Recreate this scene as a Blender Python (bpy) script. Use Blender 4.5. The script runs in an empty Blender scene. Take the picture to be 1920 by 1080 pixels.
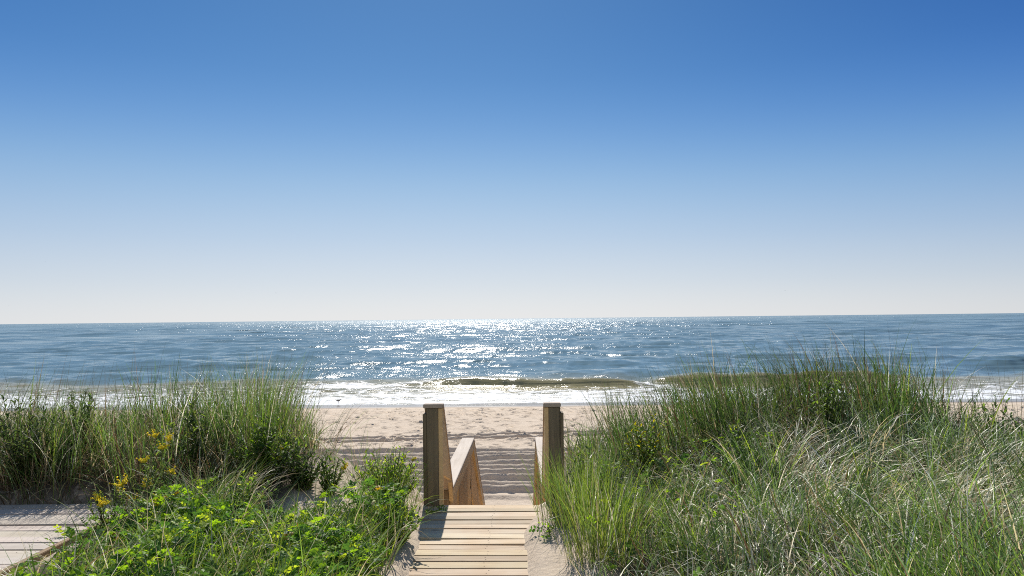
import bpy, bmesh, math, random
import numpy as np
from mathutils import Vector, Matrix

R = math.radians
rng = np.random.default_rng(11)
random.seed(11)
scene = bpy.context.scene
C = scene.collection

# ------------------------------------------------------------------ camera, sky, sun
CAM_H, F, VPX, HY = 1.70, 1280.0, 976.0, 596.0       # eye height above the deck; focal length and horizon in photo pixels
ROLL = math.atan(21.0 / 1920.0)
YAW = math.atan((VPX - 960.0) / F)
cam_d = bpy.data.cameras.new('camera')
cam_d.sensor_width = 36.0
cam_d.lens = 36.0 * F / 1920.0
cam_d.shift_y = (HY - 540.0) / 1920.0
cam_d.clip_start = 0.05
cam_d.clip_end = 60000.0
cam = bpy.data.objects.new('camera', cam_d)
C.objects.link(cam)
cam.matrix_world = (Matrix.Translation((0, 0, CAM_H)) @ Matrix.Rotation(YAW, 4, 'Z') @
                    Matrix.Rotation(R(90), 4, 'X') @ Matrix.Rotation(-ROLL, 4, 'Z'))
scene.camera = cam

SUN_EL, SUN_AZ = R(44.0), R(-5.0)                    # azimuth from +Y, negative = to the left
world = bpy.data.worlds.new("World")
scene.world = world
world.use_nodes = True
wn, wl = world.node_tree.nodes, world.node_tree.links
bg = wn['Background']
sky = wn.new('ShaderNodeTexSky')
sky.sky_type = 'NISHITA'
sky.sun_disc = False
sky.sun_elevation = SUN_EL
sky.sun_rotation = SUN_AZ
sky.altitude = 0.0
sky.air_density = 1.0
sky.dust_density = 0.35
sky.ozone_density = 3.0
EXPO, SKY_STR = 0.3, 0.10
def wmath(op, a, b=None, c=None, clamp=False):
    n = wn.new('ShaderNodeMath'); n.operation = op; n.use_clamp = clamp
    for i, v in enumerate((a, b, c)):
        if v is None: continue
        if isinstance(v, (int, float)): n.inputs[i].default_value = v
        else: wl.new(v, n.inputs[i])
    return n.outputs[0]
def wmix(f, a, b, blend='MIX'):
    n = wn.new('ShaderNodeMix'); n.data_type = 'RGBA'; n.blend_type = blend
    for sock, v in ((n.inputs[0], f), (n.inputs[6], a), (n.inputs[7], b)):
        if isinstance(v, (int, float)): sock.default_value = v
        elif isinstance(v, tuple): sock.default_value = v + (1,)
        else: wl.new(v, sock)
    return n.outputs[2]
wco = wn.new('ShaderNodeTexCoord')
wse = wn.new('ShaderNodeSeparateXYZ'); wl.new(wco.outputs['Generated'], wse.inputs[0])
wx, wy, wz = wse.outputs
# clear deep blue overhead paling into sea haze at the horizon
rampn = wn.new('ShaderNodeValToRGB'); wl.new(wz, rampn.inputs[0]); rampn.color_ramp.interpolation = 'EASE'
stops = [(0.0, (.79, .80, .815)), (0.05, (.655, .715, .785)), (.113, (.50, .62, .775)), (.19, (.31, .505, .74)),
         (.26, (.160, .352, .675)), (.33, (.088, .258, .575)), (.42, (.064, .206, .495)), (.60, (.060, .195, .46)), (1.0, (.05, .17, .40))]
el_ = rampn.color_ramp.elements
while len(el_) < len(stops): el_.new(0.5)
for q, (p, c) in zip(el_, stops): q.position = p; q.color = c + (1,)
rampn.color_ramp.interpolation = 'B_SPLINE'
gm = wn.new('ShaderNodeGamma'); wl.new(rampn.outputs[0], gm.inputs[0])
wl.new(wmath('ADD', wmath('MULTIPLY_ADD', wmath('MULTIPLY', wx, wx), 0.85, 1.0), wmath('MULTIPLY', wx, 0.26)), gm.inputs[1])
# sky inland, behind the camera, paled as added fill for the shaded faces
back_fill = wmath('MULTIPLY', wmath('MULTIPLY_ADD', wy, -1.4, 0.1, True), wmath('MULTIPLY_ADD', wz, -0.55, 1.0, True))
skyc = wmix(back_fill, gm.outputs[0], (.46, .51, .58))
K_ = 1.0 / (SKY_STR * 2 ** EXPO)
skyc = wmix(1.0, skyc, (K_, K_, K_), 'MULTIPLY')
skyc = wmix(0.06, skyc, sky.outputs[0])
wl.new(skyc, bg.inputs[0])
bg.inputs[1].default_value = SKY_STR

sun_d = bpy.data.lights.new('sun', 'SUN')
sun_d.energy = 5.0
sun_d.angle = R(0.53)
sun_d.color = (1.0, 0.95, 0.87)
sun = bpy.data.objects.new('sun', sun_d)
C.objects.link(sun)
sd = Vector((math.sin(SUN_AZ) * math.cos(SUN_EL), math.cos(SUN_AZ) * math.cos(SUN_EL), math.sin(SUN_EL)))
sun.rotation_euler = sd.to_track_quat('Z', 'Y').to_euler()

scene.view_settings.view_transform = 'Standard'
scene.view_settings.look = 'None'
scene.view_settings.exposure = EXPO
scene.view_settings.gamma = 1.0
scene.view_settings.use_curve_mapping = False
scene.render.engine = 'CYCLES'
scene.cycles.max_bounces = 8
scene.cycles.transmission_bounces = 6
scene.cycles.use_denoising = False
scene.cycles.pixel_filter_type = 'BLACKMAN_HARRIS'
scene.cycles.filter_width = 1.05
scene.cycles.sample_clamp_indirect = 4.0
scene.cycles.sample_clamp_direct = 30.0

# ------------------------------------------------------------------ helpers
def at(u, d):
    """x on the ground seen in photo column u at distance d along the boardwalk."""
    return (u - VPX) * d / F

def sstep(a, b, x):
    t = np.clip((x - a) / (b - a), 0, 1)
    return t * t * (3 - 2 * t)

class Noise2:
    """value noise on numpy arrays"""
    def __init__(s, seed):
        s.t = np.random.default_rng(seed).random((256, 256))
    def __call__(s, x, y):
        xi = np.floor(x).astype(int); yi = np.floor(y).astype(int)
        fx = x - xi; fy = y - yi
        fx = fx * fx * (3 - 2 * fx); fy = fy * fy * (3 - 2 * fy)
        g = lambda a, b: s.t[a & 255, b & 255]
        return ((g(xi, yi) * (1 - fx) + g(xi + 1, yi) * fx) * (1 - fy) +
                (g(xi, yi + 1) * (1 - fx) + g(xi + 1, yi + 1) * fx) * fy) - 0.5
n1, n2, n3, n4 = Noise2(1), Noise2(2), Noise2(3), Noise2(4)

def mesh_np(name, V, Q, mat, parent=None, tint=None, smooth=True, quads=True):
    me = bpy.data.meshes.new(name)
    V = np.asarray(V, np.float32); Q = np.asarray(Q, np.int32)
    k = Q.shape[1]
    me.vertices.add(len(V)); me.vertices.foreach_set('co', V.ravel())
    me.loops.add(Q.size); me.loops.foreach_set('vertex_index', Q.ravel())
    me.polygons.add(len(Q))
    me.polygons.foreach_set('loop_start', np.arange(0, Q.size, k, dtype=np.int32))
    me.polygons.foreach_set('use_smooth', np.full(len(Q), smooth))
    me.update(calc_edges=True)
    if tint is not None:
        a = me.attributes.new('tint', 'FLOAT_COLOR', 'POINT')
        t = np.ones((len(V), 4), np.float32); t[:, :3] = tint
        a.data.foreach_set('color', t.ravel())
    me.materials.append(mat)
    o = bpy.data.objects.new(name, me)
    C.objects.link(o)
    if parent: o.parent = parent
    return o

def tag(o, label=None, cat=None, group=None, kind=None):
    if label: o['label'] = label
    if cat: o['category'] = cat
    if group: o['group'] = group
    if kind: o['kind'] = kind
    return o

def thing(name, label, cat, loc=(0, 0, 0), group=None):
    o = bpy.data.objects.new(name, None)
    o.empty_display_size = 0.2
    C.objects.link(o)
    o.location = loc
    return tag(o, label, cat, group)

class MB:
    """collects chamfered boxes and tubes, links them as one mesh"""
    def __init__(s): s.v, s.f, s.t = [], [], []
    def add(s, vs, fs, tint):
        k = len(s.v)
        s.v += [tuple(v) for v in vs]
        s.f += [tuple(i + k for i in f) for f in fs]
        s.t += [tint] * len(vs)
    def box(s, size, M, bev=0.004, tint=(1, 1, 1), warp=0.0):
        bm = bmesh.new()
        bmesh.ops.create_cube(bm, size=1.0)
        bmesh.ops.scale(bm, vec=size, verts=bm.verts)
        if bev:
            bmesh.ops.bevel(bm, geom=list(bm.edges), offset=bev, segments=2, affect='EDGES')
        bm.verts.index_update()
        s.add([M @ v.co for v in bm.verts], [[v.index for v in f.verts] for f in bm.faces], tint)
        bm.free()
    def span(s, lo, hi, **k):
        lo, hi = Vector(lo), Vector(hi)
        s.box(hi - lo, Matrix.Translation((lo + hi) / 2), **k)
    def slope(s, x0, x1, a, b, t, below=0.0, **k):
        """a bar between x0 and x1 whose top runs from a=(y,z) to b=(y,z), t thick, sunk by below"""
        dy, dz = b[0] - a[0], b[1] - a[1]
        L = math.hypot(dy, dz); ang = math.atan2(dz, dy)
        M = (Matrix.Translation(((x0 + x1) / 2, (a[0] + b[0]) / 2, (a[1] + b[1]) / 2)) @
             Matrix.Rotation(ang, 4, 'X') @ Matrix.Translation((0, 0, -t / 2 - below)))
        s.box((abs(x1 - x0), L, t), M, **k)
    def tube(s, pts, rad, n=6, tint=(1, 1, 1)):
        vs, fs = [], []
        for i, p in enumerate(pts):
            p = Vector(p)
            a = Vector(pts[max(i - 1, 0)]); b = Vector(pts[min(i + 1, len(pts) - 1)])
            d = (b - a).normalized()
            u = d.cross(Vector((0.3, 1, 0.2))).normalized(); w = d.cross(u)
            r = rad[i] if hasattr(rad, '__len__') else rad
            for j in range(n):
                q = 2 * math.pi * j / n
                vs.append(p + (u * math.cos(q) + w * math.sin(q)) * r)
        for i in range(len(pts) - 1):
            for j in range(n):
                fs.append((i * n + j, i * n + (j + 1) % n, (i + 1) * n + (j + 1) % n, (i + 1) * n + j))
        fs.append(tuple(range(n))[::-1]); fs.append(tuple(range((len(pts) - 1) * n, len(pts) * n)))
        s.add(vs, fs, tint)
    def build(s, name, mat, parent=None, smooth=False):
        me = bpy.data.meshes.new(name)
        me.from_pydata(s.v, [], s.f)
        a = me.attributes.new('tint', 'FLOAT_COLOR', 'POINT')
        a.data.foreach_set('color', np.array([tuple(t) + (1.0,) for t in s.t], np.float32).ravel())
        if smooth: me.polygons.foreach_set('use_smooth', [True] * len(me.polygons))
        me.materials.append(mat)
        me.update()
        o = bpy.data.objects.new(name, me)
        C.objects.link(o)
        if parent: o.parent = parent
        return o

# ------------------------------------------------------------------ materials
class NT:
    def __init__(s, name):
        s.m = bpy.data.materials.new(name); s.m.use_nodes = True
        s.n, s.l = s.m.node_tree.nodes, s.m.node_tree.links
        s.b = s.n['Principled BSDF']; s.out = s.n['Material Output']
    def new(s, t, **k):
        n = s.n.new('ShaderNode' + t)
        for a, v in k.items(): setattr(n, a, v)
        return n
    def link(s, a, b): s.l.new(a, b)
    def math(s, op, a, b=None, c=None, clamp=False):
        n = s.new('Math', operation=op); n.use_clamp = clamp
        for i, x in enumerate((a, b, c)):
            if x is None: continue
            if isinstance(x, (int, float)): n.inputs[i].default_value = x
            else: s.link(x, n.inputs[i])
        return n.outputs[0]
    def noise(s, vec, scale, detail=4, rough=0.55, lac=2.0):
        n = s.new('TexNoise'); s.link(vec, n.inputs['Vector'])
        n.inputs['Scale'].default_value = scale; n.inputs['Detail'].default_value = detail
        n.inputs['Roughness'].default_value = rough; n.inputs['Lacunarity'].default_value = lac
        return n.outputs['Fac']
    def map(s, vec, scale=(1, 1, 1), loc=(0, 0, 0), rot=(0, 0, 0)):
        n = s.new('Mapping'); s.link(vec, n.inputs['Vector'])
        n.inputs['Scale'].default_value = scale; n.inputs['Location'].default_value = loc
        n.inputs['Rotation'].default_value = rot
        return n.outputs[0]
    def ramp(s, fac, stops, interp='LINEAR'):
        n = s.new('ValToRGB'); s.link(fac, n.inputs[0]); n.color_ramp.interpolation = interp
        e = n.color_ramp.elements
        while len(e) < len(stops): e.new(0.5)
        for q, (p, c) in zip(e, stops):
            q.position = p
            q.color = tuple(c) + (1,) if hasattr(c, '__len__') else (c, c, c, 1)
        return n.outputs[0]
    def range(s, v, a, b, c=0.0, d=1.0, smooth=False):
        n = s.new('MapRange'); s.link(v, n.inputs[0])
        if smooth: n.interpolation_type = 'SMOOTHSTEP'
        for i, x in enumerate((a, b, c, d)): n.inputs[i + 1].default_value = x
        return n.outputs[0]
    def mix(s, fac, a, b, blend='MIX'):
        n = s.new('Mix', data_type='RGBA', blend_type=blend)
        for sock, x in ((n.inputs[0], fac), (n.inputs[6], a), (n.inputs[7], b)):
            if isinstance(x, (int, float)): sock.default_value = x
            elif hasattr(x, '__len__'): sock.default_value = tuple(x) + (1,)
            else: s.link(x, sock)
        return n.outputs[2]
    def bump(s, h, strength=1.0, dist=0.01, normal=None):
        n = s.new('Bump'); s.link(h, n.inputs['Height'])
        n.inputs['Strength'].default_value = strength; n.inputs['Distance'].default_value = dist
        if normal: s.link(normal, n.inputs['Normal'])
        return n.outputs[0]

def mat_plant(name, transl=0.45, rough=0.42, spec=0.5, hue=0.487):
    t = NT(name)
    a = t.new('Attribute', attribute_name='tint')
    co = t.new('TexCoord').outputs['Object']
    nz = t.noise(co, 40, 2)
    col = t.mix(1.0, a.outputs['Color'], t.ramp(nz, [(0.3, 0.75), (0.7, 1.25)]), 'MULTIPLY')
    t.link(col, t.b.inputs['Base Color'])
    t.b.inputs['Roughness'].default_value = rough
    t.b.inputs['Specular IOR Level'].default_value = spec
    tr = t.new('BsdfTranslucent')
    hs = t.new('HueSaturation'); t.link(col, hs.inputs['Color'])
    hs.inputs['Hue'].default_value = hue; hs.inputs['Saturation'].default_value = 1.1; hs.inputs['Value'].default_value = 1.5
    t.link(hs.outputs[0], tr.inputs[0])
    mx = t.new('MixShader'); mx.inputs[0].default_value = transl
    t.link(t.b.outputs[0], mx.inputs[1]); t.link(tr.outputs[0], mx.inputs[2])
    t.link(mx.outputs[0], t.out.inputs['Surface'])
    return t.m

def mat_wood(name, c0, c1, axis, gray=None, rough=0.75, knots=True):
    """grain along axis (0,1,2); tint attribute varies the boards; gray = weathering colour"""
    t = NT(name)
    co = t.new('TexCoord').outputs['Object']
    a = t.new('Attribute', attribute_name='tint').outputs['Color']
    # shift the grain from board to board with the tint itself
    sh = t.new('VectorMath', operation='MULTIPLY_ADD')
    t.link(a, sh.inputs[0]); sh.inputs[1].default_value = (37, 53, 29); t.link(co, sh.inputs[2])
    sc = [34, 34, 34]; sc[axis] = 1.6
    g = t.noise(t.map(sh.outputs[0], tuple(sc)), 1.0, 6, 0.65)
    sc2 = [9, 9, 9]; sc2[axis] = 0.9
    w = t.noise(t.map(sh.outputs[0], tuple(sc2)), 1.0, 3, 0.5)
    bl = t.noise(co, 2.3, 5, 0.6)
    col = t.mix(t.range(g, 0.32, 0.68), c0, c1)
    col = t.mix(t.range(w, 0.45, 0.75, 0, 0.5), col, [c * 0.55 for c in c0])
    if gray:
        col = t.mix(t.range(bl, 0.35, 0.65, 0.15, 0.85), col, gray)
    if knots:
        v = t.new('TexVoronoi'); sk = [9, 9, 9]; sk[axis] = 2.6
        t.link(t.map(sh.outputs[0], tuple(sk)), v.inputs['Vector']); v.inputs['Scale'].default_value = 0.55
        k = t.range(v.outputs['Distance'], 0.03, 0.09, 1, 0, True)
        col = t.mix(t.math('MULTIPLY', k, 0.65), col, [c * 0.3 for c in c0])
    col = t.mix(1.0, col, a, 'MULTIPLY')
    t.link(col, t.b.inputs['Base Color'])
    t.b.inputs['Roughness'].default_value = rough
    t.b.inputs['Specular IOR Level'].default_value = 0.25
    t.link(t.bump(g, 0.6, 0.004), t.b.inputs['Normal'])
    return t.m

def mat_plain(name, col, rough=0.6, var=0.25, scale=30):
    t = NT(name)
    co = t.new('TexCoord').outputs['Object']
    c = t.mix(t.range(t.noise(co, scale, 4), 0.3, 0.7), [x * (1 - var) for x in col], [min(1, x * (1 + var)) for x in col])
    t.link(c, t.b.inputs['Base Color']); t.b.inputs['Roughness'].default_value = rough
    return t.m

M_grass = mat_plant('beach grass blades', 0.40, 0.42, 0.45)
M_leaf = mat_plant('broad green leaves', 0.58, 0.50, 0.28)
M_flower = mat_plant('yellow florets', 0.35, 0.7, 0.2, 0.505)
M_stem = mat_plant('plant stems', 0.05, 0.6, 0.3)
M_deck = mat_wood('sun bleached deck planks', (0.35, 0.235, 0.135), (0.62, 0.465, 0.295), 0, (0.52, 0.43, 0.315))
M_deck2 = mat_wood('grey weathered deck planks', (0.38, 0.31, 0.245), (0.56, 0.48, 0.39), 0, (0.47, 0.42, 0.36))
M_post = mat_wood('weathered post timber', (0.095, 0.066, 0.035), (0.32, 0.235, 0.135), 2, (0.17, 0.140, 0.095))
M_post2 = mat_wood('brown stair post timber', (0.26, 0.17, 0.085), (0.40, 0.28, 0.15), 2, (0.28, 0.20, 0.12))
M_rail = mat_wood('honey coloured rail timber', (0.56, 0.37, 0.16), (0.78, 0.57, 0.30), 1, (0.62, 0.45, 0.25))
M_cap = mat_wood('pale handrail cap timber', (0.36, 0.29, 0.22), (0.58, 0.50, 0.41), 1, (0.46, 0.40, 0.34))
M_beam = mat_wood('dark beam timber', (0.15, 0.11, 0.07), (0.28, 0.21, 0.14), 1, (0.19, 0.16, 0.12))
M_bird = mat_plain('grey brown feathers', (0.20, 0.17, 0.14), 0.8, 0.35, 60)
M_gull = mat_plain('grey white feathers', (0.35, 0.35, 0.37), 0.8, 0.2, 20)
M_beak = mat_plain('dark beak and legs', (0.05, 0.045, 0.04), 0.5)

# ------------------------------------------------------------------ the ground
SEA = -3.13
XC = -0.26                                           # middle of the boardwalk
def ground(x, y):
    x = np.asarray(x, float); y = np.asarray(y, float)
    # dune face seaward of the crest, beach, foreshore and sea bed
    face = np.interp(y, [-40, 8.3, 9.2, 13.2, 14.6, 31, 38.6, 45, 80, 30000], [0, 0, -0.25, -2.45, -2.72, -2.80, SEA, -3.5, -6.5, -30])
    stair = np.interp(y, [-40, 6.15, 6.4, 7.1, 9.9, 13.2, 14.6, 31, 38.6, 45, 80, 30000], [0, 0, -0.6, -1.36, -1.45, -2.66, -2.72, -2.80, SEA, -3.5, -6.5, -30])
    k = sstep(0.56, 0.80, np.abs(x - XC))
    gap = sstep(-2.3, -1.7, x) * sstep(-0.4, -0.7, x)
    face = face - gap * sstep(6.5, 8.8, y) * sstep(13.2, 9.0, y) * 0.75
    z = stair * (1 - k) + face * k
    dune = sstep(13.5, 10, y) * k
    z = z + dune * (0.30 * np.exp(-((x + 4.2) / 1.9) ** 2 - ((y - 7.5) / 1.1) ** 2)
                    + 0.16 * np.exp(-((x + 2.3) / 0.7) ** 2 - ((y - 7.2) / 0.8) ** 2)
                    + 0.50 * np.exp(-((x - 3.3) / 1.7) ** 2 - ((y - 7.4) / 1.7) ** 2)
                    + 0.20 * np.exp(-((x - 3.2) / 1.8) ** 2 - ((y - 4.2) / 1.6) ** 2)
                    + 0.10 * np.exp(-((x - 8.5) / 3.0) ** 2 - ((y - 6.5) / 2.5) ** 2)
                    + 0.25 * np.exp(-((x + 9.5) / 2.5) ** 2 - ((y - 7.5) / 2.0) ** 2))
    veg = sstep(12, 9, y)
    z = z + veg * k * (0.10 * n1(x * 1.3, y * 1.3) + 0.05 * n2(x * 3.1 + 7, y * 3.1))
    # sand blown over both edges of the boardwalk, hollow under its boards
    dk = sstep(6.5, 6.1, y)
    wob = 0.06 * n3(x * 0 + 3.3, y * 1.7) + 0.03 * n4(x * 0 + 1.3, y * 5)
    rgt = 0.015 + 0.11 * sstep(5.2, 6.2, y) + wob
    lft = -0.745 - 0.12 * sstep(5.3, 5.8, y) + wob
    inside = (sstep(lft - 0.10, lft + 0.10, x)) * (1 - sstep(rgt - 0.10, rgt + 0.12, x))
    z = z * 1.0
    edge = 0.055 + 0.03 * n2(x * 4, y * 4)
    near = sstep(1.5, 0.75, np.abs(x - XC)) * dk
    z = z * (1 - near) + near * edge
    z = z * (1 - inside * dk) + inside * dk * (-0.075)
    # hollow under the side deck
    sdk = sstep(-3.45, -3.62, x) * sstep(6.52, 6.36, y)
    z = z * (1 - sdk) + sdk * (-0.12)
    return z

def beach_detail(x, y):
    """raked ridges, tyre tracks, footprints on the dry beach"""
    z = np.zeros_like(x)
    m = sstep(16.55, 16.85, y) * sstep(23.4, 22.6, y)
    yy = y + 0.22 * n1(x * 0.22, y * 0.3) + 0.06 * n2(x * 1.4, y * 1.4)
    ph = (yy / 0.66) % 1.0
    saw = np.where(ph < 0.22, ph / 0.22, (1 - ph) / 0.78)           # steep towards the dune, gentle towards the sea
    amp = 0.175 * (0.55 + 0.9 * (n3(x * 0.35 + 20, y * 1.6) + 0.5))
    z += m * amp * saw
    z += m * 0.05 * n4(x * 7, y * 7)
    # wheel tracks, pairs of narrow ruts
    for off in (-0.30, 0.30):
        c = 25.8 + off + 0.108 * (x + 0.6) + 0.10 * n1(x * 0.35, x * 0 + 3) + 0.04 * n2(x * 2.2, x * 0 + off)
        rut = np.exp(-np.abs((y - c) / 0.16) ** 6)
        z += -0.22 * rut * (0.9 + 0.7 * n2(x * 4, y * 1)) + 0.05 * np.exp(-((y - c - 0.27) / 0.11) ** 2) * (1 + n3(x * 3, y))
    d = sstep(23.3, 24.2, y) * sstep(36.2, 34.5, y)
    z += d * (0.025 * n2(x * 0.5 + 3, y * 0.9) + 0.02 * n3(x * 2.3, y * 3.3))
    z += (sstep(14, 16, y) * sstep(36.5, 33, y)) * 0.011 * n4(x * 6.5, y * 6.5)
    return z

def axis(parts):
    out = []
    for a, b, st in parts:
        out.append(np.arange(a, b, st))
    return np.concatenate(out + [[parts[-1][1]]])

def grid(name, xs, ys, zf, mat):
    X, Y = np.meshgrid(xs, ys)
    Z = zf(X, Y)
    V = np.stack([X, Y, Z], -1).reshape(-1, 3)
    nx, ny = len(xs), len(ys)
    i = (np.arange(ny - 1)[:, None] * nx + np.arange(nx - 1)[None]).ravel()
    Q = np.stack([i, i + 1, i + nx + 1, i + nx], -1)
    return mesh_np(name, V, Q, mat), X, Y, Z

# footprints: random shallow pits pressed into the heights
gx = axis([(-3000, -300, 300), (-300, -60, 20), (-60, -26, 1.0), (-26, 26, 0.085), (26, 60, 1.0), (60, 300, 20), (300, 3000, 300)])
gy = axis([(-400, -40, 40), (-40, -6, 1.0), (-6, 2.5, 0.12), (2.5, 14, 0.07), (14, 27, 0.05), (27, 37, 0.075), (37, 60, 0.6), (60, 400, 20), (400, 30000, 2000)])

def mat_sand():
    t = NT('beach sand')
    geo = t.new('NewGeometry'); pos = geo.outputs['Position']
    sep = t.new('SeparateXYZ'); t.link(pos, sep.inputs[0]); Y = sep.outputs[1]
    a = t.noise(pos, 0.7, 5, 0.6); b = t.noise(pos, 9, 5, 0.6); g = t.noise(pos, 260, 2, 0.6)
    col = t.mix(t.range(a, 0.3, 0.7), (0.585, 0.480, 0.365), (0.655, 0.550, 0.430))
    col = t.mix(t.range(b, 0.35, 0.7, 0, 0.3), col, (0.40, 0.31, 0.235))
    col = t.mix(t.range(g, 0.40, 0.75, 0, 0.55), col, (0.27, 0.20, 0.15))
    # rotted leaves and thatch littering the dune where plants grow
    dune = t.range(Y, 8.5, 11, 1, 0, True)
    lit = t.noise(pos, 5, 6, 0.7)
    mask = t.new('Attribute', attribute_name='tint').outputs['Color']
    col = t.mix(t.math('MULTIPLY', t.range(lit, 0.22, 0.42, 0, 0.95), mask), col, (0.055, 0.042, 0.028))
    # damp sand by the water
    wob = t.math('MULTIPLY', t.math('SUBTRACT', t.noise(t.map(pos, (0.12, 0.3, 0)), 1, 3), 0.5), 1.6)
    yy = t.math('ADD', Y, wob)
    wet = t.range(yy, 35.9, 36.5, 0, 1, True)
    col = t.mix(wet, col, (0.20, 0.165, 0.135))
    t.link(col, t.b.inputs['Base Color'])
    t.link(t.range(yy, 36.2, 37.0, 0.9, 0.16), t.b.inputs['Roughness'])
    t.link(t.range(yy, 36.2, 37.0, 0.15, 0.6), t.b.inputs['Specular IOR Level'])
    dry = t.range(yy, 35.6, 36.2, 1, 0)
    h = t.math('ADD', t.math('MULTIPLY', b, 1.6), t.math('MULTIPLY', g, 0.35))
    h = t.math('MULTIPLY', t.math('ADD', h, t.math('MULTIPLY', t.noise(pos, 3.2, 4, 0.6), 0.7)), dry)
    t.link(t.bump(h, 0.9, 0.025), t.b.inputs['Normal'])
    return t.m

_f = np.random.default_rng(5)
NF = 2300
fpx = _f.uniform(-25, 25, NF); fpy = 23.2 + 12.3 * _f.random(NF) ** 0.9
# walked lines of prints
for i in range(26):
    x0, y0, a = _f.uniform(-22, 22), _f.uniform(24, 34), _f.normal(0, 0.35)
    m = 26
    s = np.arange(m) * 0.7
    fpx = np.append(fpx, x0 + np.cos(a) * s + _f.normal(0, .06, m)); fpy = np.append(fpy, y0 + np.sin(a) * s + 0.12 * ((np.arange(m) % 2) * 2 - 1))
def pits(X, Y, Z):
    xs, ys = X[0], Y[:, 0]
    for px, py, r, d in zip(fpx, fpy, _f.uniform(0.07, 0.15, len(fpx)), 0.03 + 0.10 * _f.random(len(fpx)) ** 1.5):
        if not (23.2 < py < 35.6): continue
        i0, i1 = np.searchsorted(xs, [px - 2 * r - .1, px + 2 * r + .1]); j0, j1 = np.searchsorted(ys, [py - 2 * r - .1, py + 2 * r + .1])
        dx = (X[j0:j1, i0:i1] - px) / (r * 1.35); dy = (Y[j0:j1, i0:i1] - py) / r
        q = dx * dx + dy * dy
        Z[j0:j1, i0:i1] += -d * np.exp(-q ** 2.2) + 0.45 * d * np.exp(-((np.sqrt(q) - 1.35) / 0.35) ** 2)
def zsand(X, Y):
    Z = ground(X, Y) + beach_detail(X, Y)
    pits(X, Y, Z)
    return Z
sand, X_, Y_, Z_ = grid('sand', gx, gy, zsand, mat_sand())
tag(sand, kind='structure')
# where plant litter lies (world-anchored)
lm = sstep(10.5, 8.8, Y_) * np.maximum(sstep(0.30, 0.75, X_ + 0.25 * n1(X_ * 2, Y_ * 2)),
                                       sstep(-0.95, -1.4, X_ + 0.3 * n1(X_ * 2, Y_ * 2)) * (1 - sstep(-2.35, -2.0, X_ + 0.4 * n3(X_ * 2, Y_ * 2)) * sstep(5.5, 6.0, Y_ + 0.5 * n2(X_ * 2, Y_ * 2))))
lm = lm * (1 - sstep(-3.3, -3.45, X_) * sstep(6.5, 6.3, Y_) * sstep(-3.3, -3.4, X_))
at_ = sand.data.attributes.new('tint', 'FLOAT_COLOR', 'POINT')
tt = np.ones((lm.size, 4), np.float32); tt[:, :3] = lm.reshape(-1, 1)
at_.data.foreach_set('color', tt.ravel())

# ------------------------------------------------------------------ the sea
_w = np.random.default_rng(8)
waves = []
for i in range(46):
    lam = 0.9 * 1.13 ** i if i < 30 else _w.uniform(6, 26)
    waves.append((lam, _w.normal(0, 0.30 if lam > 6 else 0.6), _w.uniform(0, 6.28)))
def zsea(X, Y):
    Z = np.full_like(X, SEA)
    off = sstep(40, 62, Y)
    for lam, a, ph in waves:
        amp = min(0.0085 * lam, 0.05) * (0.35 + 0.65 * off)
        if lam < 3: amp = amp * sstep(260, 90, Y)
        k = 2 * np.pi / lam
        Z = Z + amp * np.sin(k * (X * np.sin(a) + Y * np.cos(a)) + ph) * sstep(37.5, 43, Y) * sstep(3000, 600, Y)
    # swell lines rolling in
    for y0, A, wx, xc in ((69, 0.30, 22, 46), (74, 0.2, 30, -30), (92, 0.22, 60, -10), (105, 0.3, 50, -50), (118, 0.4, 80, 40), (150, 0.5, 90, -60), (190, 0.6, 120, 90), (175, 0.5, 60, 0), (240, 0.7, 200, -120), (330, 0.9, 200, 160), (450, 1.0, 300, 100)):
        c = y0 + 2.5 * n1(X * 0.03 + y0, X * 0) + 0.6 * n2(X * 0.2, X * 0 + y0)
        u = (Y - c) / (y0 * 0.025)
        Z = Z + A * np.exp(-u ** 2) * np.exp(-((X - xc) / wx) ** 2)
    # the breaker: steep towards the beach, gentle behind
    def breaker(Z, y0, H, x0, x1, s0, s1, wf):
        c = y0 + 1.6 * n1(X * 0.07 + 5, X * 0 + y0) + 0.5 * n2(X * 0.3, X * 0)
        e = sstep(x0, x0 + s0, X) * sstep(x1, x1 - s1, X)
        u = Y - c
        prof = np.where(u < 0, np.exp(-np.abs(u / wf) ** 2.6), np.exp(-(u / 2.8) ** 2))
        trough = -0.16 * np.exp(-((u + 1.9) / 0.9) ** 2)
        return Z + e * H * (prof * (1 + 0.22 * n3(X * 0.5, Y * 0.05)) + trough)
    Z = breaker(Z, 49.3, 0.55, -11, 10.5, 9, 4, 0.62)
    Z = breaker(Z, 52.0, 0.62, 8.5, 31, 5, 6, 0.80)
    Z = breaker(Z, 64.0, 0.42, 38, 90, 8, 10, 1.1)
    # swash running up the sand
    Z = Z + sstep(43, 39, Y) * (0.035 * n1(X * 0.16, X * 0 + 9) + 0.018 * n2(X * 0.7, Y * 0.5)) + 0.05 * n4(X * 1.2, Y * 1.8) * sstep(39, 41, Y) * sstep(60, 46, Y)
    # round the earth a little so the far edge stays a clean horizon
    return Z - np.maximum(Y - 400, 0) ** 2 / (2 * 6.4e6)

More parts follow.
